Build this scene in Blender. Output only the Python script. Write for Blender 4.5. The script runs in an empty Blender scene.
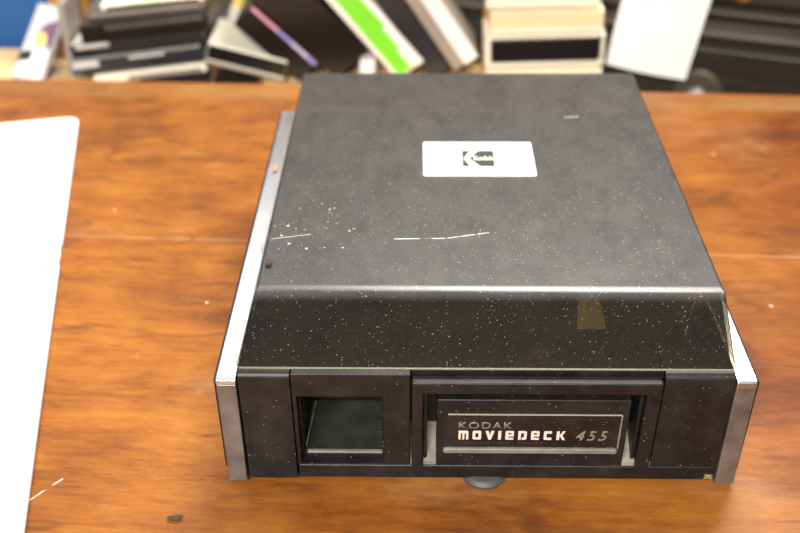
import bpy, bmesh, math, random
from mathutils import Vector, Matrix, Euler
random.seed(4)
R = math.radians
S = bpy.context.scene
COL = S.collection

# ------------------------------------------------------------------ materials
def nt(name):
    m = bpy.data.materials.new(name); m.use_nodes = True
    t = m.node_tree; b = t.nodes['Principled BSDF']
    return m, t, b
def lk(t, a, b): t.links.new(a, b)
def plain(name, col, rough=.5, metal=0, var=.0, vscale=30, spec=.5, coat=0, bump=0, bscale=400):
    m, t, b = nt(name)
    b.inputs['Roughness'].default_value = rough
    b.inputs['Metallic'].default_value = metal
    b.inputs['Specular IOR Level'].default_value = spec
    b.inputs['Coat Weight'].default_value = coat
    tc = t.nodes.new('ShaderNodeTexCoord')
    n = t.nodes.new('ShaderNodeTexNoise'); n.inputs['Scale'].default_value = vscale
    n.inputs['Detail'].default_value = 6
    lk(t, tc.outputs['Object'], n.inputs['Vector'])
    r = t.nodes.new('ShaderNodeValToRGB')
    r.color_ramp.elements[0].position = .3; r.color_ramp.elements[1].position = .7
    r.color_ramp.elements[0].color = (*[c * (1 - var) for c in col], 1)
    r.color_ramp.elements[1].color = (*[min(1, c * (1 + var)) for c in col], 1)
    lk(t, n.outputs['Fac'], r.inputs['Fac']); lk(t, r.outputs['Color'], b.inputs['Base Color'])
    if bump:
        n2 = t.nodes.new('ShaderNodeTexNoise'); n2.inputs['Scale'].default_value = bscale
        lk(t, tc.outputs['Object'], n2.inputs['Vector'])
        bp = t.nodes.new('ShaderNodeBump'); bp.inputs['Strength'].default_value = bump
        bp.inputs['Distance'].default_value = .0004
        lk(t, n2.outputs['Fac'], bp.inputs['Height']); lk(t, bp.outputs['Normal'], b.inputs['Normal'])
    return m

class G:                                   # tiny node-graph helper
    def __init__(s, t): s.t = t
    def n(s, typ, **kw):
        o = s.t.nodes.new(typ)
        for k, v in kw.items(): setattr(o, k, v)
        return o
    def val(s, sock, v):
        if hasattr(v, 'is_linked') or hasattr(v, 'links'): s.t.links.new(v, sock)
        else: sock.default_value = v
    def math(s, op, a, b=0, c=0, clamp=False):
        o = s.n('ShaderNodeMath', operation=op, use_clamp=clamp)
        s.val(o.inputs[0], a); s.val(o.inputs[1], b); s.val(o.inputs[2], c)
        return o.outputs[0]
    def noise(s, vec, scale, detail=4, rough=.5, sc=(1, 1, 1), loc=(0, 0, 0)):
        mp = s.n('ShaderNodeMapping'); s.t.links.new(vec, mp.inputs[0])
        mp.inputs['Scale'].default_value = sc; mp.inputs['Location'].default_value = loc
        o = s.n('ShaderNodeTexNoise'); s.t.links.new(mp.outputs[0], o.inputs['Vector'])
        o.inputs['Scale'].default_value = scale; o.inputs['Detail'].default_value = detail
        o.inputs['Roughness'].default_value = rough
        return o.outputs['Fac']
    def ramp(s, f, stops):
        o = s.n('ShaderNodeValToRGB'); s.t.links.new(f, o.inputs[0])
        e = o.color_ramp.elements
        while len(e) < len(stops): e.new(.5)
        for i, (p, c) in enumerate(stops):
            e[i].position = p; e[i].color = (*c, 1) if len(c) == 3 else c
        return o.outputs['Color']
    def step(s, f, a, b):
        o = s.n('ShaderNodeMapRange', interpolation_type='SMOOTHSTEP')
        s.val(o.inputs[0], f); o.inputs[1].default_value = a; o.inputs[2].default_value = b
        return o.outputs[0]
    def mix(s, f, a, b, blend='MIX'):
        o = s.n('ShaderNodeMix', data_type='RGBA', blend_type=blend)
        s.val(o.inputs[0], f)
        for k, v in ((6, a), (7, b)):
            if isinstance(v, tuple): o.inputs[k].default_value = (*v, 1)
            else: s.t.links.new(v, o.inputs[k])
        return o.outputs[2]
    def xyz(s, vec):
        o = s.n('ShaderNodeSeparateXYZ'); s.t.links.new(vec, o.inputs[0]); return o.outputs

def dots(g, vec, scale, thr):              # sparse round specks
    v = g.n('ShaderNodeTexVoronoi'); v.inputs['Scale'].default_value = scale
    g.t.links.new(vec, v.inputs['Vector'])
    sz = g.n('ShaderNodeSeparateColor'); g.t.links.new(v.outputs['Color'], sz.inputs[0])
    rad = g.math('MULTIPLY', g.math('POWER', sz.outputs[0], 6), thr)
    return g.math('MULTIPLY', g.math('LESS_THAN', v.outputs['Distance'], rad), sz.outputs[1])

def segmask(g, X, Y, a, b, w):             # thin scratch between two points
    dx, dy = b[0] - a[0], b[1] - a[1]; L = math.hypot(dx, dy)
    px = g.math('SUBTRACT', X, a[0]); py = g.math('SUBTRACT', Y, a[1])
    u = g.math('ADD', g.math('MULTIPLY', px, dx / L), g.math('MULTIPLY', py, dy / L))
    v = g.math('ABSOLUTE', g.math('SUBTRACT', g.math('MULTIPLY', px, -dy / L), g.math('MULTIPLY', py, -dx / L)))
    ins = g.math('MULTIPLY', g.math('GREATER_THAN', u, 0), g.math('LESS_THAN', u, L))
    return g.math('MULTIPLY', ins, g.math('LESS_THAN', v, w))

def wood_desk():
    m, t, b = nt('desk_walnut'); g = G(t)
    tc = g.n('ShaderNodeTexCoord').outputs['Object']
    X, Y, Z = g.xyz(tc)
    warp = g.n('ShaderNodeTexNoise'); warp.inputs['Scale'].default_value = 3.2; warp.inputs['Detail'].default_value = 2
    lk(t, tc, warp.inputs['Vector'])
    vadd = g.n('ShaderNodeVectorMath', operation='MULTIPLY_ADD')
    lk(t, warp.outputs['Color'], vadd.inputs[0]); vadd.inputs[1].default_value = (.10, .07, 0); lk(t, tc, vadd.inputs[2])
    v = vadd.outputs[0]
    n1 = g.noise(v, 4.6, 7, .66, (1.0, 1.7, 1))
    n2 = g.noise(v, 13, 7, .72, (.8, 3.0, 1))
    n3 = g.noise(v, 70, 4, .7, (.5, 3.2, 1))
    w = g.math('ADD', g.math('MULTIPLY', n1, .48), g.math('ADD', g.math('MULTIPLY', n2, .32), g.math('MULTIPLY', n3, .20)))
    c = g.ramp(w, [(.34, (.085, .026, .006)), (.43, (.175, .055, .010)), (.50, (.275, .092, .014)), (.57, (.35, .132, .020)), (.67, (.45, .205, .044))])
    # redder and darker timber towards one end of the veneer
    redm = g.math('ADD', g.math('MULTIPLY', g.step(X, -.10, .40), .62), g.math('MULTIPLY', g.math('SUBTRACT', g.noise(tc, 3.4, 4, .6, (1, 1.5, 1)), .46), 2.4), clamp=True)
    c = g.mix(redm, c, (.54, .40, .36), 'MULTIPLY')
    # dark knots / veins
    kn = g.step(g.noise(v, 7, 5, .7, (.7, 4.5, 1), (4, 2, 0)), .60, .70)
    c = g.mix(g.math('MULTIPLY', kn, .75), c, (.12, .032, .010))
    # dull worn grey-ish cross band along the rear edge and darker line in front of it
    bnd = g.math('MULTIPLY', g.step(Y, -.047, -.041), g.math('LESS_THAN', Y, -.010))
    c = g.mix(g.math('MULTIPLY', bnd, g.step(g.noise(tc, 9, 4), .25, .85)), c, (.25, .135, .045))
    dk = g.math('MULTIPLY', g.step(Y, -.012, -.008), .6)
    c = g.mix(dk, c, (.30, .09, .02))
    # board joint
    jn = g.math('LESS_THAN', g.math('ABSOLUTE', g.math('ADD', Y, .334)), .0011)
    c = g.mix(g.math('MULTIPLY', jn, .22), c, (.70, .48, .28))
    # thin curving figure lines
    rg_ = g.math('ABSOLUTE', g.math('SUBTRACT', g.noise(v, 5.5, 3, .5, (.8, 2.2, 1), (7, 1, 3)), .5))
    ln = g.math('MULTIPLY', g.step(rg_, .016, .002), g.step(g.noise(tc, 8, 3, .5, (1, 1, 1), (9, 2, 2)), .42, .62))
    c = g.mix(g.math('MULTIPLY', ln, .5), c, (.085, .030, .010))
    # worn pale bloom patches, dust specks, scratches
    bl = g.step(g.noise(tc, 6.5, 5, .6, (1, 1.6, 1), (1.3, .4, 0)), .56, .74)
    c = g.mix(g.math('MULTIPLY', bl, .22), c, (.46, .29, .14))
    sc = segmask(g, X, Y, (-.2735, -.659), (-.247, -.625), .0006)
    sc = g.math('MAXIMUM', sc, segmask(g, X, Y, (-.285, -.683), (-.275, -.672), .0006))
    sc = g.math('MULTIPLY', sc, g.step(g.noise(tc, 160, 2), .35, .55))
    sp = g.math('MAXIMUM', dots(g, tc, 26, .10), g.math('MULTIPLY', sc, .7))
    c = g.mix(g.math('MULTIPLY', sp, .8), c, (.85, .78, .66))
    lk(t, c, b.inputs['Base Color'])
    rg = g.math('ADD', .36, g.math('MULTIPLY', bl, .14))
    lk(t, rg, b.inputs['Roughness'])
    b.inputs['Specular IOR Level'].default_value = .25
    bp = g.n('ShaderNodeBump'); bp.inputs['Strength'].default_value = .12; bp.inputs['Distance'].default_value = .001
    lk(t, n2, bp.inputs['Height']); lk(t, bp.outputs[0], b.inputs['Normal'])
    return m

def smoked():
    """Tinted, dusty clear-plastic cover."""
    m, t, b = nt('smoked_plastic'); g = G(t)
    tc = g.n('ShaderNodeTexCoord').outputs['Object']
    X, Y, Z = g.xyz(tc)
    big = g.noise(tc, 9, 5, .6)
    fine = g.noise(tc, 60, 5, .7, (1, .6, 1))
    c = g.ramp(big, [(.3, (.010, .009, .008)), (.7, (.018, .016, .013))])
    top = g.step(Z, .1205, .1250)
    dust_haze = g.math('MULTIPLY', g.math('ADD', g.math('MULTIPLY', top, .048), .022), g.step(fine, -.3, .9))  # dust film, raised on top to paint in the grey ceiling haze
    c = g.mix(dust_haze, c, (.80, .74, .70))
    br = g.math('MULTIPLY', g.step(g.noise(tc, 16, 4, .6, (1, 1, 1), (2, 5, 0)), .60, .76), .10)
    c = g.mix(br, c, (.36, .22, .14))
    sp = g.math('MAXIMUM', g.math('MULTIPLY', dots(g, tc, 420, .20), .40), g.math('MULTIPLY', dots(g, tc, 70, .038), .7))
    sp = g.math('MAXIMUM', sp, g.math('MULTIPLY', dots(g, tc, 900, .40), .42))
    # cluster of crumbs by the left edge
    cl = g.math('MULTIPLY', g.step(g.math('ADD', g.math('POWER', g.math('DIVIDE', g.math('ADD', X, .112), .035), 2), g.math('POWER', g.math('DIVIDE', g.math('SUBTRACT', Y, .108), .05), 2)), 1, .2), dots(g, tc, 330, .42))
    sp = g.math('MAXIMUM', sp, cl)
    s1 = g.math('MAXIMUM', segmask(g, X, Y, (-.0575, .1015), (-.022, .1025), .00042), segmask(g, X, Y, (-.022, .1025), (.0070, .1098), .00042))
    s2 = segmask(g, X, Y, (-.140, .101), (-.114, .107), .0004)
    s3 = segmask(g, X, Y, (.078, .2835), (.090, .2855), .0004)
    sc = g.math('MULTIPLY', g.math('MAXIMUM', g.math('MAXIMUM', s1, s3), g.math('MULTIPLY', s2, .6)), g.step(g.noise(tc, 240, 2), .3, .5))
    sp = g.math('MAXIMUM', g.math('MULTIPLY', sp, .75), g.math('MULTIPLY', sc, .75), clamp=True)
    c = g.mix(sp, c, (.82, .78, .70))
    lk(t, c, b.inputs['Base Color'])
    rg = g.math('ADD', .10, g.math('MULTIPLY', g.step(Z, .1240, .1256), g.math('ADD', .18, g.math('MULTIPLY', fine, .16))))
    lk(t, rg, b.inputs['Roughness'])
    b.inputs['Specular IOR Level'].default_value = .85
    tr = g.n('ShaderNodeBsdfTransparent'); tr.inputs[0].default_value = (.74, .70, .58, 1)
    mx = g.n('ShaderNodeMixShader')
    side = g.math('MULTIPLY', g.math('GREATER_THAN', g.math('ABSOLUTE', g.xyz(g.n('ShaderNodeNewGeometry').outputs['True Normal'])[0]), .7), .45)
    opq = g.math('ADD', g.math('ADD', g.math('ADD', .38, g.math('MULTIPLY', top, .36)), sp), side, clamp=True)
    lk(t, opq, mx.inputs[0]); lk(t, tr.outputs[0], mx.inputs[1]); lk(t, b.outputs[0], mx.inputs[2])
    lk(t, mx.outputs[0], t.nodes['Material Output'].inputs[0])
    return m

def black_plastic(name='black_moulded_plastic', col=(.006, .006, .0065), dust=.02, rough=.42, specks=True):
    m, t, b = nt(name); g = G(t)
    tc = g.n('ShaderNodeTexCoord').outputs['Object']
    n = g.noise(tc, 40, 5, .65)
    c = g.mix(g.math('MULTIPLY', g.step(n, .35, .75), dust), col, (.62, .56, .50))
    if specks:
        sp = g.math('MAXIMUM', g.math('MULTIPLY', dots(g, tc, 520, .26), .35), g.math('MULTIPLY', dots(g, tc, 150, .085), .45))
        c = g.mix(sp, c, (.6, .55, .5))
    lk(t, c, b.inputs['Base Color']); b.inputs['Roughness'].default_value = rough; b.inputs['Specular IOR Level'].default_value = .30
    n2 = g.noise(tc, 900, 2)
    bp = g.n('ShaderNodeBump'); bp.inputs['Strength'].default_value = .15; bp.inputs['Distance'].default_value = .0003
    lk(t, n2, bp.inputs['Height']); lk(t, bp.outputs[0], b.inputs['Normal'])
    return m

def chrome():
    m, t, b = nt('worn_bright_metal'); g = G(t)
    tc = g.n('ShaderNodeTexCoord').outputs['Object']
    n = g.noise(tc, 45, 6, .7)
    st = g.step(g.noise(tc, 30, 5, .7, (1, .5, 1), (3, 1, 2)), .54, .7)
    c = g.mix(g.math('MULTIPLY', st, .55), (.60, .60, .585), (.34, .30, .27))
    lk(t, c, b.inputs['Base Color']); b.inputs['Metallic'].default_value = 1
    lk(t, g.math('ADD', .20, g.math('MULTIPLY', n, .22)), b.inputs['Roughness'])
    return m

def dark_wood():
    m, t, b = nt('ebonised_wood'); g = G(t)
    tc = g.n('ShaderNodeTexCoord').outputs['Object']
    n = g.noise(tc, 10, 5, .6, (.6, 1, 6))
    c = g.ramp(n, [(.3, (.016, .012, .008)), (.7, (.038, .030, .021))])
    lk(t, c, b.inputs['Base Color']); b.inputs['Roughness'].default_value = .38
    return m

M = dict(
    desk=wood_desk(), smoked=smoked(), black=black_plastic(), chrome=chrome(), cab=dark_wood(),
    plate=black_plastic('glossy_name_plate', (.010, .007, .006), .02, .22),
    gap=plain('matt_black_plastic', (.006, .006, .006), .6),  # even black for the deck plate and slot back
    dusty=plain('dusty_grey_floor', (.014, .014, .010), .75, var=.45, vscale=60),
    dustyp=plain('pale_dusty_ledge', (.19, .185, .15), .7, var=.3, vscale=90),
    greylip=plain('grey_lip', (.17, .16, .14), .4, var=.25, vscale=80),
    badge=plain('badge_white', (.86, .86, .80), .4, var=.02),
    badgeblack=plain('badge_black', (.022, .022, .012), .5, var=.3, vscale=90),
    txtw=plain('lettering_white', (.66, .57, .50), .5),
    txtg=plain('lettering_grey', (.19, .17, .12), .5),
    txtr=plain('lettering_red', (.085, .022, .014), .5),
    steel=plain('shaded_tarnished_steel', (.17, .16, .152), .34, metal=.6, var=.35, vscale=55),  # patinated rail metal, darkened further to paint its dim front reflection
    trim=plain('pale_trim', (.55, .52, .46), .3, metal=.4),
    rim=plain('olive_rim', (.12, .11, .07), .3),
    label=plain('yellow_label', (.95, .72, .24), .6, var=.12, vscale=120),
    rubber=plain('grey_rubber', (.06, .06, .057), .55, var=.15),
    white=plain('white_board', (.93, .93, .93), .5, var=.01),
    boardedge=plain('board_edge', (.70, .66, .60), .5),
    paper=plain('white_paper', (.93, .93, .92), .7, var=.01),
    pencil=plain('faint_pencil', (.72, .80, .72), .8),
    cream=plain('cream_card', (.86, .70, .42), .5, var=.08, vscale=20),
    creamlight=plain('cream_white_card', (.93, .87, .70), .45, var=.05, vscale=20),
    tape=plain('black_tape', (.010, .009, .009), .3),
    darkbrown=plain('dark_brown_sleeve', (.010, .0075, .007), .3, var=.3, vscale=14),
    charcoal=plain('charcoal_sleeve', (.026, .026, .028), .28, var=.2, vscale=14),
    slate=plain('slate_sleeve', (.028, .029, .036), .28, var=.25, vscale=14),
    taupe=plain('taupe_card', (.33, .28, .235), .5, var=.1, vscale=20),
    brown=plain('grey_brown_sleeve', (.11, .088, .08), .35, var=.3, vscale=20),
    sheen=plain('painted_top_sheen', (.10, .095, .09), .25, var=.2, vscale=20),  # lighter tone paints sheen on the dark case tops
    palegrey=plain('pale_card_and_glare', (.62, .61, .60), .4, var=.1, vscale=20),  # card colour, also used for painted glare on dark cases
    green=plain('lime_green', (.22, .72, .03), .5, var=.05),
    pink=plain('pink_print', (.80, .36, .46), .5, var=.2, vscale=25),
    violet=plain('violet_print', (.33, .28, .62), .5, var=.2, vscale=25),
    lilac=plain('lilac_print', (.62, .52, .72), .5, var=.2, vscale=25),
    yellow=plain('yellow_print', (.92, .66, .16), .5, var=.1, vscale=25),
    whitepink=plain('blush_white', (.88, .80, .76), .5, var=.05, vscale=20),
    whitec=plain('white_card', (.88, .87, .86), .45, var=.03),
    amber=plain('amber_card', (.48, .22, .05), .6, var=.25, vscale=20),
    purple=plain('purple_print', (.20, .10, .18), .5, var=.2, vscale=20),
    blue=plain('blue_cloth', (.035, .125, .36), .85, var=.10, vscale=300, spec=.2, bump=.4),
    bluetrim=plain('dark_blue_trim', (.02, .06, .18), .6),
    lightwood=plain('light_wood', (.80, .56, .28), .5, var=.1, vscale=9),
    brass=plain('brass', (.72, .50, .22), .3, metal=1, var=.15),
    knob=plain('tarnished_knob', (.32, .31, .30), .5, metal=.8, var=.2),
    rosette=plain('dark_bronze', (.20, .165, .12), .38, metal=.7, var=.25),
    floor=plain('floor_grey', (.16, .13, .11), .6, var=.2, vscale=6),
    wall=plain('wall_cream', (.62, .58, .52), .8, var=.03),
    crumb=plain('dark_crumb', (.05, .035, .025), .8, var=.4, vscale=400),
    crumbl=plain('tan_crumb', (.42, .26, .16), .8, var=.3, vscale=400),
)

# ------------------------------------------------------------------ geometry helpers
def add_box(bm, x0, x1, y0, y1, z0, z1):
    vs = [bm.verts.new(c) for c in ((x0,y0,z0),(x1,y0,z0),(x1,y1,z0),(x0,y1,z0),(x0,y0,z1),(x1,y0,z1),(x1,y1,z1),(x0,y1,z1))]
    for f in ((0,3,2,1),(4,5,6,7),(0,1,5,4),(1,2,6,5),(2,3,7,6),(3,0,4,7)): bm.faces.new([vs[i] for i in f])
def add_prism(bm, poly, a0, a1, axis='z'):
    def mk(p, a): return (p[0], p[1], a) if axis == 'z' else ((p[0], a, p[1]) if axis == 'y' else (a, p[0], p[1]))
    lo = [bm.verts.new(mk(p, a0)) for p in poly]; hi = [bm.verts.new(mk(p, a1)) for p in poly]
    n = len(poly)
    bm.faces.new(lo[::-1]); bm.faces.new(hi)
    for i in range(n): bm.faces.new((lo[i], lo[(i+1) % n], hi[(i+1) % n], hi[i]))
def add_lathe(bm, prof, seg=40, center=(0, 0), axis='z', base=0):
    rings = []
    for r, h in prof:
        ring = []
        for k in range(seg):
            a = 2 * math.pi * k / seg; c, s = r * math.cos(a), r * math.sin(a)
            ring.append(bm.verts.new((center[0] + c, center[1] + s, base + h) if axis == 'z' else (center[0] + c, base + h, center[1] + s)))
        rings.append(ring)
    for a, b in zip(rings, rings[1:]):
        for k in range(seg): bm.faces.new((a[k], a[(k+1) % seg], b[(k+1) % seg], b[k]))
    bm.faces.new(rings[0][::-1]); bm.faces.new(rings[-1])
def finish(name, bm, mat, parent=None, bevel=0, seg=3, smooth=True, loc=None, rot=None):
    bmesh.ops.recalc_face_normals(bm, faces=bm.faces[:])
    me = bpy.data.meshes.new(name); bm.to_mesh(me); bm.free()
    o = bpy.data.objects.new(name, me); COL.objects.link(o)
    me.materials.append(M[mat] if isinstance(mat, str) else mat)
    if smooth:
        for p in me.polygons: p.use_smooth = True
        me.set_sharp_from_angle(angle=R(35))
    if bevel:
        b = o.modifiers.new('bevel', 'BEVEL'); b.width = bevel; b.segments = seg; b.limit_method = 'ANGLE'; b.angle_limit = R(25)
        b.harden_normals = True
    if parent: o.parent = parent
    if loc: o.location = loc
    if rot: o.rotation_euler = rot
    return o
def box(name, x0, x1, y0, y1, z0, z1, mat, parent=None, bevel=0, **k):
    bm = bmesh.new(); add_box(bm, x0, x1, y0, y1, z0, z1); return finish(name, bm, mat, parent, bevel, **k)
def boxes(name, L, mat, parent=None, bevel=0, **k):
    bm = bmesh.new()
    for b in L: add_box(bm, *b)
    return finish(name, bm, mat, parent, bevel, **k)
def frame(name, o, i, y0, y1, mat, parent, bevel):
    bm = bmesh.new()
    def ring(b, y): return [bm.verts.new((b[0], y, b[2])), bm.verts.new((b[1], y, b[2])), bm.verts.new((b[1], y, b[3])), bm.verts.new((b[0], y, b[3]))]
    a, b, c, d = ring(o, y0), ring(i, y0), ring(o, y1), ring(i, y1)
    for k in range(4):
        n = (k + 1) % 4
        bm.faces.new((a[k], a[n], b[n], b[k])); bm.faces.new((c[n], c[k], d[k], d[n]))
        bm.faces.new((a[n], a[k], c[k], c[n])); bm.faces.new((b[k], b[n], d[n], d[k]))
    return finish(name, bm, mat, parent, bevel)
def prism(name, poly, a0, a1, mat, parent=None, bevel=0, axis='z', **k):
    bm = bmesh.new(); add_prism(bm, poly, a0, a1, axis); return finish(name, bm, mat, parent, bevel, **k)
def tag(o, label=None, cat=None, group=None, kind=None):
    if label: o['label'] = label
    if cat: o['category'] = cat
    if group: o['group'] = group
    if kind: o['kind'] = kind
    return o
def thing(name, label, cat, loc=(0, 0, 0), rot=(0, 0, 0), group=None):
    o = bpy.data.objects.new(name, None); COL.objects.link(o)
    o.location = loc; o.rotation_euler = rot; o.empty_display_size = .03
    return tag(o, label, cat, group)
def rounded(x0, x1, y0, y1, r, n=6):
    out = []
    for cx, cy, a0 in ((x1-r, y1-r, 0), (x0+r, y1-r, 90), (x0+r, y0+r, 180), (x1-r, y0+r, 270)):
        for k in range(n + 1):
            a = R(a0 + 90 * k / n); out.append((cx + r * math.cos(a), cy + r * math.sin(a)))
    return out
def lettering(name, s, box_, mat, parent, plane='xz', at=0, shear=0, weight=.0, thick=.0002, space=1.0):
    cu = bpy.data.curves.new(name, 'FONT'); cu.body = s; cu.offset = weight; cu.space_character = space; cu.shear = shear
    tmp = bpy.data.objects.new('tmp', cu); COL.objects.link(tmp)
    dg = bpy.context.evaluated_depsgraph_get()
    me = bpy.data.meshes.new_from_object(tmp.evaluated_get(dg))
    bpy.data.objects.remove(tmp); bpy.data.curves.remove(cu)
    xs = [v.co.x for v in me.vertices]; ys = [v.co.y for v in me.vertices]
    X0, X1, Y0, Y1 = min(xs), max(xs), min(ys), max(ys)
    x0, x1, y0, y1 = box_
    for v in me.vertices:
        a = x0 + (v.co.x - X0) / (X1 - X0) * (x1 - x0); b = y0 + (v.co.y - Y0) / (Y1 - Y0) * (y1 - y0)
        v.co = (a, at, b) if plane == 'xz' else (a, b, at)
    bm = bmesh.new(); bm.from_mesh(me)
    r = bmesh.ops.extrude_face_region(bm, geom=bm.faces[:])
    d = Vector((0, -thick, 0)) if plane == 'xz' else Vector((0, 0, thick))
    for e in r['geom']:
        if isinstance(e, bmesh.types.BMVert): e.co += d
    bpy.data.meshes.remove(me)
    return finish(name, bm, mat, parent, smooth=False)

# ------------------------------------------------------------------ setting
tag(box('floor', -2.5, 2.5, -2.2, 3.0, -.80, -.75, 'floor'), kind='structure')
tag(box('wall_back', -2.5, 2.5, 3.0, 3.1, -.75, 1.9, 'wall'), kind='structure')

# ------------------------------------------------------------------ desk
desk = thing('desk', 'orange-brown wooden desk under the projector, with worn varnish and figured grain', 'desk', (0, .6145, 0), (0, 0, R(-2.74)))
box('desk_top', -1.05, .95, -1.12, 0, -.028, 0, 'desk', desk, .004)
box('apron', -.98, .88, -1.05, -.05, -.11, -.028, 'desk', desk, .002)
for x in (-.97, .81):
    for y in (-1.04, -.12):
        bm = bmesh.new(); c = (x + .03, y + .03)
        vs = []
        for h, r in ((-.11, .032), (-.72, .020), (-.75, .022)):
            vs.append([bm.verts.new((c[0] + sx * r, c[1] + sy * r, h)) for sx, sy in ((-1, -1), (1, -1), (1, 1), (-1, 1))])
        for a, b in zip(vs, vs[1:]):
            for k in range(4): bm.faces.new((a[k], a[(k+1) % 4], b[(k+1) % 4], b[k]))
        bm.faces.new(vs[0]); bm.faces.new(vs[-1])
        finish('leg', bm, 'desk', desk, .002)

# ------------------------------------------------------------------ projector
P = thing('film_projector', 'black tabletop film projector with bright metal side rails and smoked plastic lid', 'projector')
box('body', -.1515, .1515, .062, .366, .006, .086, 'black', P, .002)
box('deck_plate', -.1515, .1515, .007, .366, .086, .0905, 'gap', P, .001)
# base strip
b_ = box('base_strip', -.1190, .1522, .0005, .062, .0040, .0160, 'black', P, .0015)
# left end panel
def panel_profile(z0):
    r = .0052; pts = [(.062, z0), (0, z0), (0, .0940 - r)]
    for k in range(1, 8):
        a = R(180 - 90 * k / 7); pts.append((r + r * math.cos(a), .0940 - r + r * math.sin(a)))
    return pts + [(.062, .0940)]
prism('end_panel', panel_profile(.0040), -.1515, -.1196, 'black', P, .0005, axis='x')
prism('end_panel', panel_profile(.0165), .1092, .1515, 'black', P, .0005, axis='x')
box('corner_smudge', .1455, .1512, -.0004, .0004, .0060, .0100, plain('tan_grime', (.22, .17, .08), .9, var=.9, vscale=420), P, .0004)
# lamp bay: a frame with an opening and a recess
frame('bay_frame', (-.1190, -.0458, .0165, .0940), (-.1165, -.0628, .0180, .0755), 0, .0085, 'black', P, .0016)
box('bay_floor', -.1150, -.0640, .0090, .0600, .0165, .0182, 'dusty', P)
box('bay_sill', -.1135, -.0640, .0086, .0116, .0182, .0198, 'greylip', P, .0006)
bm = bmesh.new()
add_box(bm, -.1165, -.1152, .0088, .0610, .0165, .0855); add_box(bm, -.0638, -.0625, .0088, .0610, .0165, .0855)
add_box(bm, -.1152, -.0638, .0590, .0610, .0205, .0855)
finish('bay_lining', bm, 'black', P)
box('bay_catch', -.0690, -.0641, .0200, .0320, .0205, .0270, 'dusty', P, .0006)
prism('bay_guide', [(-.1145, .013), (-.1139, .013), (-.1109, .055), (-.1115, .055)], .0205, .0225, 'dustyp', P)
# cartridge slot: inverted U frame, dark channel, door plate
prism('slot_frame', [(-.0450, .0165), (-.0376, .0165), (-.0376, .0795), (.0990, .0795), (.0990, .0165), (.1082, .0165), (.1082, .0890), (-.0450, .0890)], -.0020, .0060, 'black', P, .0014, axis='y')
box('slot_back', -.0458, .1092, .0240, .0260, .0165, .0855, 'gap', P)
prism('slot_ledge', [(.0010, .0165), (.0240, .0165), (.0240, .0330), (.0010, .0195)], -.0458, .1092, 'dustyp', P, axis='x')
box('slot_header', -.0455, .1088, .0065, .0100, .0860, .0925, 'black', P, .0006)
door = prism('slot_door', rounded(-.0292, .0908, .0168, .0742, .0012), -.0004, .0120, 'black', P, .0010, axis='y')
box('name_plate', -.0218, .0858, -.0009, -.0003, .0345, .0622, 'plate', door)
box('plate_rule', -.0222, .0862, -.0012, -.0003, .0622, .0626, 'trim', door)
box('plate_edge', .0855, .0866, -.0017, -.0003, .0340, .0622, 'greylip', door, .0003)
prism('plate_lip', rounded(-.0250, .0858, .0305, .0345, .0018), -.0030, -.0003, 'greylip', door, .0008, axis='y')
# slim ridge lines of the channel
box('channel_wall', -.0374, -.0352, .0030, .0238, .0192, .0790, 'black', P, .0005)
box('channel_wall', .0965, .0988, .0030, .0238, .0192, .0790, 'black', P, .0005)
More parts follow.
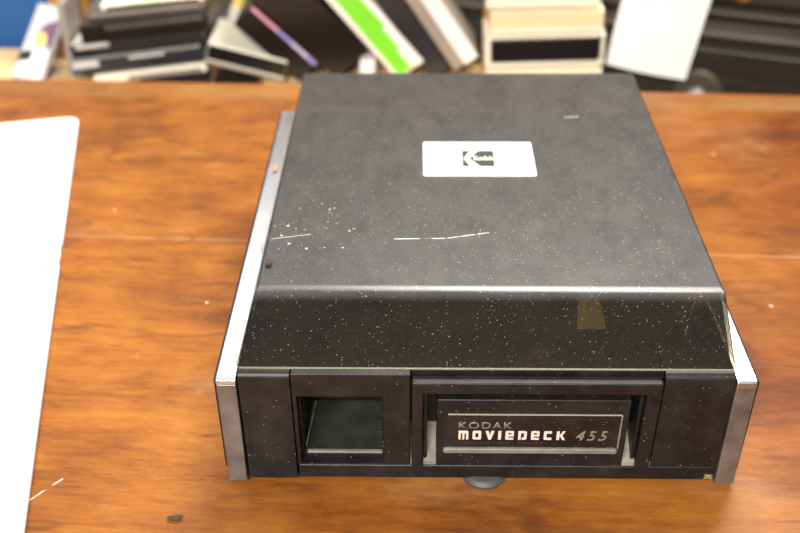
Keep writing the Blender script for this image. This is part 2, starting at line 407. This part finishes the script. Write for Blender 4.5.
# lettering on the name plate
Lp = -.00095
lettering('lettering', 'KODAK', (-.0153, .0184, .0505, .0562), 'txtg', door, at=Lp, weight=.012, space=1.2)
def glyphs(name, word, x0, x1, z0, z1, mat, gapf=.42, shear=0):
    """Blocky unicase letters laid on a 5 x 6 grid."""
    Gd = {
     'm': [[(0,0),(1.4,0),(1.4,6),(0,6)], [(1.4,4.3),(5.6,4.3),(5.6,6),(1.4,6)], [(2.4,0),(3.6,0),(3.6,4.4),(2.4,4.4)], [(4.6,0),(6,0),(6,5.6),(4.6,5.6)]],
     'o': [[(.3,0),(4.9,0),(4.9,1.5),(.3,1.5)], [(.3,4.5),(4.9,4.5),(4.9,6),(.3,6)], [(0,.5),(1.7,.5),(1.7,5.5),(0,5.5)], [(3.5,.5),(5.2,.5),(5.2,5.5),(3.5,5.5)]],
     'v': [[(0,6),(1.9,6),(3.4,0),(1.9,0)], [(3.5,6),(5.4,6),(3.5,0),(2.0,0)]],
     'i': [[(0,0),(1.8,0),(1.8,6),(0,6)]],
     'e': [[(.3,4.7),(4.8,4.7),(4.8,6),(.3,6)], [(0,.4),(1.7,.4),(1.7,5.6),(0,5.6)], [(.3,0),(5,0),(5,1.3),(.3,1.3)], [(1.7,2.3),(5.1,2.3),(5.1,3.5),(1.7,3.5)], [(3.6,3.4),(5.1,3.4),(5.1,5.6),(3.6,5.6)]],
     'D': [[(0,0),(1.7,0),(1.7,6),(0,6)], [(1.7,4.6),(4.7,4.6),(4.7,6),(1.7,6)], [(2.2,0),(4.7,0),(4.7,1.4),(2.2,1.4)], [(3.5,.5),(5.2,.5),(5.2,5.5),(3.5,5.5)]],
     'c': [[(.3,4.5),(4.8,4.5),(4.8,6),(.3,6)], [(0,.4),(1.7,.4),(1.7,5.6),(0,5.6)], [(.3,0),(4.8,0),(4.8,1.5),(.3,1.5)]],
     'k': [[(0,0),(1.7,0),(1.7,6),(0,6)], [(1.6,2.2),(3.6,6),(5.3,6),(2.9,2.2)], [(1.6,3.9),(3.0,3.9),(5.4,0),(3.6,0)]],
    }
    wd = {'m': 6, 'i': 1.8}
    tot = sum(wd.get(c, 5.2) for c in word) + gapf * 5.2 * (len(word) - 1)
    s = (x1 - x0) / tot; h = (z1 - z0) / 6; x = x0
    bm = bmesh.new()
    for c in word:
        for k, poly in enumerate(Gd[c]):
            add_prism(bm, [(x + a * s, z0 + b * h) for a, b in poly], Lp - .0002 - .00001 * k, Lp, 'y')
        x += (wd.get(c, 5.2) + gapf * 5.2) * s
    return finish(name, bm, mat, door, smooth=False)
glyphs('lettering', 'moviedeck'.replace('d', 'D'), -.0153, .0520, .0413, .0487, 'txtw', .50)
lettering('lettering', 'PROJECTOR  MODEL', (-.0153, .0420, .0370, .0393), 'txtr', door, at=Lp, weight=.0, space=1.25)
lettering('lettering', '455', (.0588, .0790, .0403, .0490), 'txtg', door, at=Lp, shear=.25, weight=.015, space=1.35)
# bright metal side rails (upright front strip + top strip)
for s in (-1, 1):
    xo, xi = s * .165, s * .1527
    bm = bmesh.new()
    poly = [(-.0001, .0850), (-.0001, .0876), (.0008, .0890), (.0028, .0897), (.368, .0897), (.368, .0840), (.0100, .0840), (.0088, .0830), (.0080, .0850)]
    add_prism(bm, poly, min(xo, xi), max(xo, xi), 'x')
    finish('side_rail', bm, 'chrome', P, .0006)
    prism('front_strip', [(-.0022, .0032), (-.0001, .0850), (.0080, .0850), (.0085, .0032)], min(xo, xi), max(xo, xi), 'steel', P, .0008, axis='x')
    box('side_panel', min(xo, xo + s * .0016), max(xo, xo + s * .0016), .0015, .366, .0130, .0885, 'black', P, .0005)
    box('rail_back_panel', min(xo, xi), max(xo, xi), .0090, .366, .0130, .0838, 'black', P)
# feet
for (x, y) in ((.003, .0090), (-.125, .34), (.125, .34)):
    bm = bmesh.new(); add_lathe(bm, [(.0120, 0), (.0150, .0008), (.0156, .0030), (.0140, .0052), (.0120, .0060)], 40, (x, y))
    finish('foot', bm, 'rubber', P)
# smoked lid, a hollow shell with a sloped front
def lid_mesh():
    bm = bmesh.new()
    def ring(ins, dz):
        i = ins
        return [(-.1527 + i, .0062 + i * 1.6, .0942), (.1527 - i, .0062 + i * 1.6, .0942), (.1497 - i, .0426 + i, .126 - dz), (-.1430 + i, .0426 + i, .126 - dz),
                (-.1527 + i, .374 - i, .0915), (.1522 - i, .374 - i, .0915), (.1497 - i, .373 - i, .1255 - dz), (-.1430 + i, .373 - i, .1255 - dz)]
    o = [bm.verts.new(c) for c in ring(0, 0)]; n = [bm.verts.new(c) for c in ring(.0022, .0022)]
    F = [(0, 1, 2, 3), (3, 2, 6, 7), (0, 3, 7, 4), (1, 5, 6, 2), (4, 7, 6, 5)]
    for f in F:
        bm.faces.new([o[k] for k in f]); bm.faces.new([n[k] for k in f][::-1])
    for a, b in ((0, 1), (1, 5), (5, 4), (4, 0)): bm.faces.new((o[a], o[b], n[b], n[a]))
    wl_ = bm.edges.layers.float.new('bevel_weight_edge')
    wt = {(2, 3): 1, (3, 7): .35, (2, 6): .35, (6, 7): .35, (0, 3): .25, (1, 2): .25, (4, 7): .25, (5, 6): .25}
    for q_, vs in ((1, o), (.8, n)):
        for (a, b), w_ in wt.items():
            e = bm.edges.get((vs[a], vs[b]))
            if e: e[wl_] = w_ * q_
    return bm
lid = finish('lid', lid_mesh(), 'smoked', P)
bv = lid.modifiers.new('bend', 'BEVEL'); bv.width = .0065; bv.segments = 8; bv.limit_method = 'WEIGHT'; bv.use_clamp_overlap = False; bv.harden_normals = True
prism('inner_label', [(.0618, .0500), (.0805, .0500), (.0812, .1180), (.0725, .1180)], .0905, .0912, 'label', P)
box('lid_rim', -.1510, .1510, .0050, .0066, .0936, .0944, 'rim', lid, .0003)
badge = prism('badge', rounded(-.0374, .0466,   .1862, .2385, .0015), .1256, .1268, 'badge', lid, .0003)
# logo on the badge
lx0, lx1, ly0, ly1, lz = -.0077, .0164, .1995, .2240, .1268
W_, H_ = lx1 - lx0, ly1 - ly0
def L_(pts): return [(lx0 + a * W_, ly0 + b * H_) for a, b in pts]
bm = bmesh.new()
for pl in ([(0, 0), (.25, 0), (.035, .5), (0, .5)], [(0, .5), (.035, .5), (.27, 1), (0, 1)],
           [(.22, .5), (.52, 1), (1, 1), (1, .60), (.42, .60)], [(.22, .5), (.42, .40), (1, .40), (1, 0), (.55, 0)],
           [(.22, .5), (.42, .60), (.42, .40)]):
    add_prism(bm, L_(pl), lz, lz + .00015)
finish('logo_mark', bm, 'badgeblack', badge, smooth=False)
bm = bmesh.new(); add_prism(bm, L_([(.42, .40), (1, .40), (1, .60), (.42, .60)]), lz, lz + .00015)
finish('logo_band', bm, 'badgeblack', badge, smooth=False)
lettering('lettering', 'Kodak', (lx0 + .36 * W_, lx0 + .985 * W_, ly0 + .38 * H_, ly0 + .64 * H_), 'badge', badge, 'xy', lz + .0002, weight=.03)

# crumbs
def crumb(name, loc, r, label, mat, seed):
    rnd = random.Random(seed); bm = bmesh.new()
    bmesh.ops.create_icosphere(bm, subdivisions=2, radius=1)
    for v in bm.verts:
        k = rnd.uniform(.75, 1.2); v.co = Vector((v.co.x * r[0] * k, v.co.y * r[1] * k, v.co.z * r[2] * k))
    zmin = min(v.co.z for v in bm.verts)
    for v in bm.verts: v.co.z -= zmin
    return tag(finish(name, bm, mat, None, loc=loc), label, 'crumb')
crumb('crumb', (-.1375, .0700, .1262), (.0022, .0030, .0018), 'small dark crumb on the left edge of the projector lid', 'crumb', 3)
crumb('crumb', (-.1585, .2590, .0899), (.0022, .0060, .0016), 'small dark and tan crumb on the left metal rail', 'crumbl', 5)
crumb('wood_chip', (-.1953, -.0327, .0001), (.0050, .0022, .0016), 'small dark chip lying on the bare desk at lower left', 'crumb', 8)

# white board on the desk
ca, sa = math.cos(R(-12.3)), math.sin(R(-12.3))
bd = thing('white_board', 'blank white flat board with rounded corners lying on the left of the desk', 'board', (-.4120, .5290, .0004), (0, 0, R(12.3)))
pts = [(-.34, -.70), (0, -.70), (0, -.290), (-.0012, -.286), (-.0002, -.272), (-.0012, -.262), (0, -.256)]
for k in range(7):
    a = R(90 * k / 6); pts.append((-.012 + .012 * math.cos(a), -.012 + .012 * math.sin(a)))
pts.append((-.34, 0))
prism('panel', pts, 0, .0040, 'white', bd, .0006)
crumb('crumb', (-.3650, .2430, .0045), (.0016, .0045, .0008), 'tiny dark fleck on the white board', 'crumbl', 12)

# ------------------------------------------------------------------ bench behind the desk
be = thing('bench', 'pale wooden bench behind the desk carrying the stacked video cases', 'bench', (-.40, .74, -.75))
def wl(o): o.location = -Vector((-.40, .74, -.75)); return o
wl(prism('bench_top', [(-1.0, .656), (.19, .656), (.19, .768), (.03, .818), (-.15, .862), (-1.0, .862)], -.085, -.055, 'lightwood', be, .003))
for x0 in (-.98, .13):
    wl(box('leg', x0, x0 + .04, .665, .705, -.75, -.085, 'lightwood', be, .002))
for x0 in (-.98, .02):
    wl(box('leg', x0, x0 + .04, .765, .800, -.75, -.085, 'lightwood', be, .002))

# ------------------------------------------------------------------ video cases, books
def case(name, label, cat, cx, cz, L, th, ang, Y, depth, body, bands=(), top=None, group=None, tilt=0, kind='sleeve', yaw=0, anchor=0):
    """cx, cz = centre of the spine (anchor 0) or of its lower end (anchor 1: the case reaches up-left)."""
    if anchor:
        cx -= math.cos(R(ang)) * L / 2; cz -= math.sin(R(ang)) * L / 2
    t = thing(name, label, cat, (cx, Y, cz), (R(tilt), -R(ang), R(yaw)), group)
    h, l = th / 2, L / 2
    if kind == 'sleeve':
        box('sleeve', -l, l, 0, depth, -h, h, body, t, min(.0022, th * .2))
    elif kind == 'clam':            # two shells round a dark cassette
        s = min(.0042, th * .16)
        bm = bmesh.new()
        add_box(bm, -l, l, 0, depth, h - s, h); add_box(bm, -l, l, 0, depth, -h, -h + s); add_box(bm, -l, -l + s * 1.6, 0, depth, -h + s, h - s)
        add_box(bm, l - s, l, .002, depth, -h + s, h - s)
        finish('shell', bm, body, t, .0016)
        box('cassette', -l + s * 2, l - s * 1.4, .0015, depth - .004, -h + s * 1.1, h - s * 1.1, 'tape', t, .003)
    elif kind == 'book':
        s = min(.002, th * .12)
        bm = bmesh.new()
        add_box(bm, -l, l, 0, depth, h - s, h); add_box(bm, -l, l, 0, depth, -h, -h + s); add_box(bm, -l, -l + s, 0, depth, -h + s, h - s)
        finish('cover', bm, body, t, .0006)
        box('page_block', -l + s, l - .003, .003, depth - .003, -h + s, h - s, 'cream', t)
    for k, b in enumerate(bands):   # printed panels and painted glare strips on the spine
        u0, u1, v0, v1, mt = b[:5]
        nm = b[5] if len(b) > 5 else 'spine_label_or_glare'
        box(nm, -l + u0 * L, -l + u1 * L, -.0005 - .0002 * k, .0002, -h + v0 * th, -h + v1 * th, mt, t)
    if top:  # on the dark cases the paler top is painted glare
        box('top_sheet_or_glare', -l + .003, l - .003, .003, depth - .003, h - .0002, h + .0004, top, t)
    return t
GL = 'video cases lying in the left stack'
case('video_case', 'dark grey case lying flat on the bench under the left stack', 'video case', -.355, -.0505, .090, .0088, 0, .676, .09, 'slate', [(.62, .72, .2, .8, 'taupe')], group=GL)
case('video_case', 'added black box filling the dark under the sloping cream clamshell', 'video case', -.274, -.0490, .060, .0118, 0, .680, .09, 'tape', [(.1, .3, .2, .8, 'charcoal')])  # added to darken the space beneath the clamshell
case('video_case', 'cream flat video case at the bottom of the left stack', 'video case', -.385, -.0376, .1483, .0121, 7.0, .735, .09, 'creamlight', [(.30, .96, .10, .60, 'taupe')], group=GL)
case('video_case', 'slate-grey video case second from the bottom of the left stack', 'video case', -.3985, -.0190, .1736, .0176, 7.2, .731, .09, 'slate', [(.02, .22, .50, .98, 'palegrey'), (.45, .72, .78, .98, 'palegrey')], top='palegrey', group=GL)  # pale left strip and pale top are painted glare
case('video_case', 'black video case in the middle of the left stack, glare painted pale on its top', 'video case', -.3968, .0004, .1741, .0182, 7.0, .737, .09, 'charcoal', [(.03, .16, .10, .60, 'tape'), (.05, .30, .70, .99, 'palegrey')], top='palegrey', group=GL)  # upper pale strip and top paint in glare
case('video_case', 'thick black video case with a blunt dark left end, high in the left stack', 'video case', -.3830, .0246, .1625, .0236, 6.6, .732, .09, 'darkbrown', [(.0, .14, .08, .92, 'tape'), (.2, .97, .66, .84, 'brown')], top='sheen', group=GL)
case('video_case', 'thin grey-brown case second from the top of the left stack', 'video case', -.3810, .0440, .1539, .0089, 5.6, .737, .09, 'brown', [(.05, .95, .55, .8, 'taupe')], top='sheen', group=GL)
case('video_case', 'thin cream and green case on top of the left stack', 'video case', -.3700, .0548, .1300, .0080, 5.6, .739, .085, 'creamlight', [(.05, .95, .15, .50, 'darkbrown'), (.25, .6, .6, .8, 'green')], top='whitec', group=GL)
case('video_case', 'thin white slab added for the bright foot of the propped case, below the taupe case', 'video case', -.508, -.0500, .058, .0096, 0, .676, .048, 'whitec')  # added slab, stands in for the bright lower end of the propped case
# taupe box and amber carton at the left of the stack
case('video_case', 'taupe video case standing upright at the left end of the stack', 'video case', -.4925, -.0030, .103, .010, 89, .758, .055, 'taupe', [(.5, .98, .1, .9, 'taupe')])
tc_ = thing('carton', 'amber cardboard carton behind the left stack', 'carton', (-.5095, .8420, -.055), (0, 0, R(2)))
box('carton_body', -.022, .022, -.018, .018, 0, .150, 'amber', tc_, .001)
box('carton_flap', -.022, .022, -.018, .018, .150, .1515, 'amber', tc_)
# slanting printed case leaning on the stack
mg = thing('video_case', 'white printed case with small colourful pictures propped at the left end of the bench', 'video case', (-.5195, .7350, -.0545), (R(45), 0, R(-24)))
box('cover_sheet', -.055, -.009, 0, .105, 0, .009, 'palegrey', mg, .0015)
prism('cover_print_or_glare', [(-.052, .003), (-.010, .003), (-.010, .040), (-.030, .052), (-.052, .018)], .0088, .0094, 'whitec', mg)  # white patch paints the bright reflection at the lower end
prism('cover_print_or_glare', [(-.038, .064), (-.030, .078), (-.010, .086), (-.010, .050), (-.016, .044), (-.020, .060)], .0088, .0100, 'purple', mg)
prism('cover_print_or_glare', rounded(-.036, -.022, .046, .066, .006), .0088, .0106, 'yellow', mg)
prism('cover_print_or_glare', [(-.054, .022), (-.036, .026), (-.034, .040), (-.054, .036)], .0088, .0098, 'charcoal', mg)
# slipped clamshell right of the stack
case('video_case', 'cream clamshell case with a black cassette, sloping beside the left stack', 'video case', -.2590, -.0200, .1020, .0280, -15, .733, .085, 'creamlight', [(.012, .995, .20, .90, 'tape', 'cassette'), (.0, 1, .0, .12, 'taupe')])
case('video_case', 'case printed yellow and pink tilted behind the cream clamshell', 'video case', -.2700, .012, .122, .040, 66, .842, .014, 'whitepink', [(.45, .98, .52, .98, 'yellow'), (.45, .98, .25, .5, 'pink')])
case('book', 'dark brown book standing upright behind the cream clamshell', 'book', -.330, .000, .108, .030, 91, .842, .016, 'darkbrown', [(.2, .45, .2, .8, 'amber')], kind='sleeve')  # amber panel paints a warm glint on the spine
# leaning row
GR = 'cases leaning in a row behind the projector'
case('video_case', 'dark brown video case with a pink and violet printed edge, lowest of the leaning row', 'video case', -.1810, -.0360, .1090, .0362, -44.8, .735, .10, 'darkbrown', [(.02, .40, .86, .995, 'pink'), (.40, .62, .86, .995, 'violet'), (.62, .86, .86, .995, 'lilac'), (.86, .99, .86, .995, 'violet')], anchor=1, group=GR)
case('video_case', 'wide plain black-brown box, second in the leaning row', 'video case', -.1245, -.0240, .1900, .0610, -45.8, .735, .10, 'darkbrown', [(.10, .9, .40, .60, 'tape')], anchor=1, group=GR)
c_ = case('video_case', 'white video case with a bright lime green spine, third in the leaning row', 'video case', -.0500, -.0330, .1950, .0428, -50.5, .735, .10, 'whitepink', [(.0, 1, .74, .995, 'whitec')], anchor=1, group=GR)
prism('spine_print', [(-.0975, -.010), (.0940, -.016), (.0940, .004), (.0640, .004), (.0640, .009), (.0300, .009), (.0300, .014), (-.0100, .013), (-.0975, .013)], -.0011, .0001, 'green', c_, axis='y')
case('video_case', 'charcoal grey video case, fourth in the leaning row', 'video case', -.0120, -.0365, .2000, .0295, -56.3, .735, .085, 'charcoal', [(.03, .97, .55, .9, 'slate')], anchor=1, group=GR)
case('video_case', 'white and taupe video case, rightmost in the leaning row', 'video case', .0210, -.0240, .2000, .0360, -56.4, .735, .076, 'taupe', [(.0, .995, .45, .995, 'whitec')], anchor=1, group=GR)
case('booklet', 'small white booklet standing upright under the wide dark box of the leaning row', 'booklet', -.1060, -.0370, .034, .020, 86, .737, .06, 'whitec', kind='sleeve')
# cream stack
GC = 'cream cases in the stack beside the hanging paper'
case('video_case', 'plain cream video case at the bottom of the cream stack', 'video case', .1160, -.0330, .1440, .0300, 1.6, .706, .062, 'cream', [(0, 1, .78, .99, 'creamlight')], top='creamlight', group=GC)  # paler strip paints the highlight along the upper edge
case('video_case', 'open-ended cream clamshell holding a black cassette, second in the cream stack', 'video case', .1150, .0065, .1460, .0400, 1.6, .705, .062, 'creamlight', kind='clam', group=GC)
case('video_case', 'tan cream video case third in the cream stack', 'video case', .1150, .0430, .1370, .0270, 1.6, .706, .062, 'cream', [(0, 1, .0, .22, 'creamlight')], top='creamlight', group=GC)
case('video_case', 'cream-white video case on top of the cream stack', 'video case', .1086, .0700, .1361, .0200, 1.0, .706, .062, 'creamlight', group=GC)
case('book', 'amber-backed book standing behind the left end of the cream stack', 'book', .048, .012, .130, .010, 90, .769, .022, 'amber', kind='sleeve')

# blue partition
bp_ = thing('partition', 'blue cloth-covered partition panel behind the left end of the bench', 'partition', (-.675, .902, -.75), (0, 0, R(-6)))
box('cloth_panel', -.34, .13, -.006, .020, .06, 1.20, 'blue', bp_, .004)
boxes('panel_frame', [(-.355, -.340, -.010, .024, 0, 1.215), (.13, .145, -.010, .024, 0, 1.215), (-.34, .13, -.010, .024, 1.20, 1.215)], 'bluetrim', bp_, .002)

# ------------------------------------------------------------------ dark cabinet
ck = thing('cabinet', 'dark stained wooden cabinet with moulded rails, brass keyhole and round knob behind the desk', 'cabinet', (.309, .752, -.75), (0, 0, R(-18.55)))
D_ = .75
box('carcass', -.55, .40, .004, .42, 0, D_ + .42, 'cab', ck, .004)
for z0, z1, nm in ((D_ + .056, D_ + .21, 'drawer'), (D_ + .225, D_ + .40, 'drawer')):
    dr = box(nm, -.53, .38, -.006, .006, z0, z1, 'cab', ck, .003)
    if z0 < D_ + .1:
        bm = bmesh.new(); add_lathe(bm, [(.010, 0), (.010, -.0016), (.006, -.003), (.003, -.0034)], 28, (.049, D_ + .066), 'y', -.006)
        finish('keyhole_plate', bm, 'brass', dr)
prof = [(.004, .052), (-.004, .052), (-.010, .049), (-.013, .044), (-.012, .039), (-.007, .036), (.004, .036)]
prism('moulding', [(a, D_ + b) for a, b in prof], -.55, .40, 'cab', ck, 0, axis='x')
prof = [(.004, .026), (-.012, .025), (-.018, .022), (-.019, .017), (-.014, .013), (-.006, .011), (-.004, .006), (.004, .004)]
prism('moulding', [(a, D_ + b) for a, b in prof], -.55, .40, plain('highlit_moulding', (.10, .088, .073), .4, var=.2, vscale=12), ck, 0, axis='x')  # paler tone paints the highlight along this moulding
dr = box('drawer', -.53, .38, -.004, .006, D_ - .20, D_ - .006, 'cab', ck, .003)
kx, kz = .0155, D_ - .066
bm = bmesh.new(); add_lathe(bm, [(.031, 0), (.031, -.002), (.027, -.0055), (.0225, -.0055), (.0205, -.0030), (.012, -.0026)], 48, (kx, kz), 'y', -.004)
finish('knob_plate', bm, 'rosette', dr)
bm = bmesh.new(); add_lathe(bm, [(.008, 0), (.007, -.010), (.010, -.014), (.0155, -.018), (.0170, -.022), (.0150, -.0265), (.009, -.029), (.003, -.0298)], 40, (kx, kz), 'y', -.006)
finish('knob', bm, 'knob', dr)
box('door_panel', -.53, .38, -.004, .006, .08, D_ - .22, 'cab', ck, .003)

# hanging sheet of paper, fixed to the upper drawer front
pp = thing('paper_sheet', 'white sheet of paper hanging aslant in front of the dark cabinet', 'paper', (.2, .76, 0))
bm = bmesh.new(); NU, NV = 8, 12
bl, br_, tr_, tl = Vector((.2015, .760, -.034)), Vector((.299, .728, -.0425)), Vector((.3185, .7225, .105)), Vector((.2200, .757, .110))
grid = []
for side in (0, 1):
    g_ = []
    for j in range(NV + 1):
        row = []
        for i in range(NU + 1):
            u, v = i / NU, j / NV
            p = (bl * (1 - u) + br_ * u) * (1 - v) + (tl * (1 - u) + tr_ * u) * v
            p = p + Vector((-.32, -.95, 0)) * (.004 * math.sin(u * math.pi) * (1 - v) + side * .0003) - Vector((.2, .76, 0))
            row.append(bm.verts.new(p))
        g_.append(row)
    grid.append(g_)
for g_ in grid:
    for j in range(NV):
        for i in range(NU): bm.faces.new((g_[j][i], g_[j][i+1], g_[j+1][i+1], g_[j+1][i]))
a, b = grid
edge = [(0, i) for i in range(NU)] + [(j, NU) for j in range(NV)] + [(NV, i) for i in range(NU, 0, -1)] + [(j, 0) for j in range(NV, 0, -1)]
for k in range(len(edge)):
    e0, e1 = edge[k], edge[(k+1) % len(edge)]
    bm.faces.new((a[e0[0]][e0[1]], a[e1[0]][e1[1]], b[e1[0]][e1[1]], b[e0[0]][e0[1]]))
finish('page', bm, 'paper', pp)

# ------------------------------------------------------------------ light
w = bpy.data.worlds.new('World'); S.world = w; w.use_nodes = True
t = w.node_tree; g = G(t); bg = t.nodes['Background']
d = g.n('ShaderNodeTexCoord').outputs['Generated']
X, Y, Z = g.xyz(d)
f = g.step(g.math('ADD', g.math('MULTIPLY', Z, .60), g.math('MULTIPLY', Y, .75)), -.10, .95)
c = g.ramp(f, [(0, (.10, .085, .075)), (.35, (.34, .32, .31)), (.7, (.95, .96, 1.06)), (1, (1.05, 1.05, 1.10))])
lk(t, c, bg.inputs[0]); bg.inputs[1].default_value = .60
def area(name, loc, target, size, size_y, power, col=(1, .95, .88)):
    L = bpy.data.lights.new(name, 'AREA'); L.shape = 'RECTANGLE'; L.size = size; L.size_y = size_y; L.energy = power; L.color = col
    o = bpy.data.objects.new(name, L); COL.objects.link(o); o.location = loc
    o.rotation_euler = (Vector(target) - Vector(loc)).to_track_quat('-Z', 'Y').to_euler()
    return o
area('ceiling_lamp', (.30, .95, 1.75), (.05, .2, 0), .9, .35, 46)
area('ceiling_lamp', (-.40, -1.75, 1.55), (0, .7, 0), 1.1, .5, 84)

# ------------------------------------------------------------------ camera
cam = bpy.data.cameras.new('camera'); co = bpy.data.objects.new('camera', cam); COL.objects.link(co)
px, py, pz, pitch, yaw, roll, fpx = -.04278, -.46374, .49682, .6080, -.01897, -.00726, 1007.26
F = Vector((math.sin(yaw) * math.cos(pitch), math.cos(yaw) * math.cos(pitch), -math.sin(pitch)))
Rv = Vector((math.cos(yaw), -math.sin(yaw), 0)); U = Rv.cross(F)
R2 = Rv * math.cos(roll) + U * math.sin(roll); U2 = -Rv * math.sin(roll) + U * math.cos(roll)
mt = Matrix(((R2.x, U2.x, -F.x, px), (R2.y, U2.y, -F.y, py), (R2.z, U2.z, -F.z, pz), (0, 0, 0, 1)))
co.matrix_world = mt
cam.sensor_width = 36; cam.lens = fpx * 36 / 800
cam.clip_start = .02
cam.dof.use_dof = True
cam.dof.focus_distance = (Vector((.02, .0, .06)) - Vector((px, py, pz))).dot(F)
cam.dof.aperture_fstop = 5.0
S.camera = co
S.view_settings.view_transform = 'Standard'; S.view_settings.look = 'None'
S.view_settings.exposure = .44; S.view_settings.gamma = 1; S.view_settings.use_curve_mapping = False
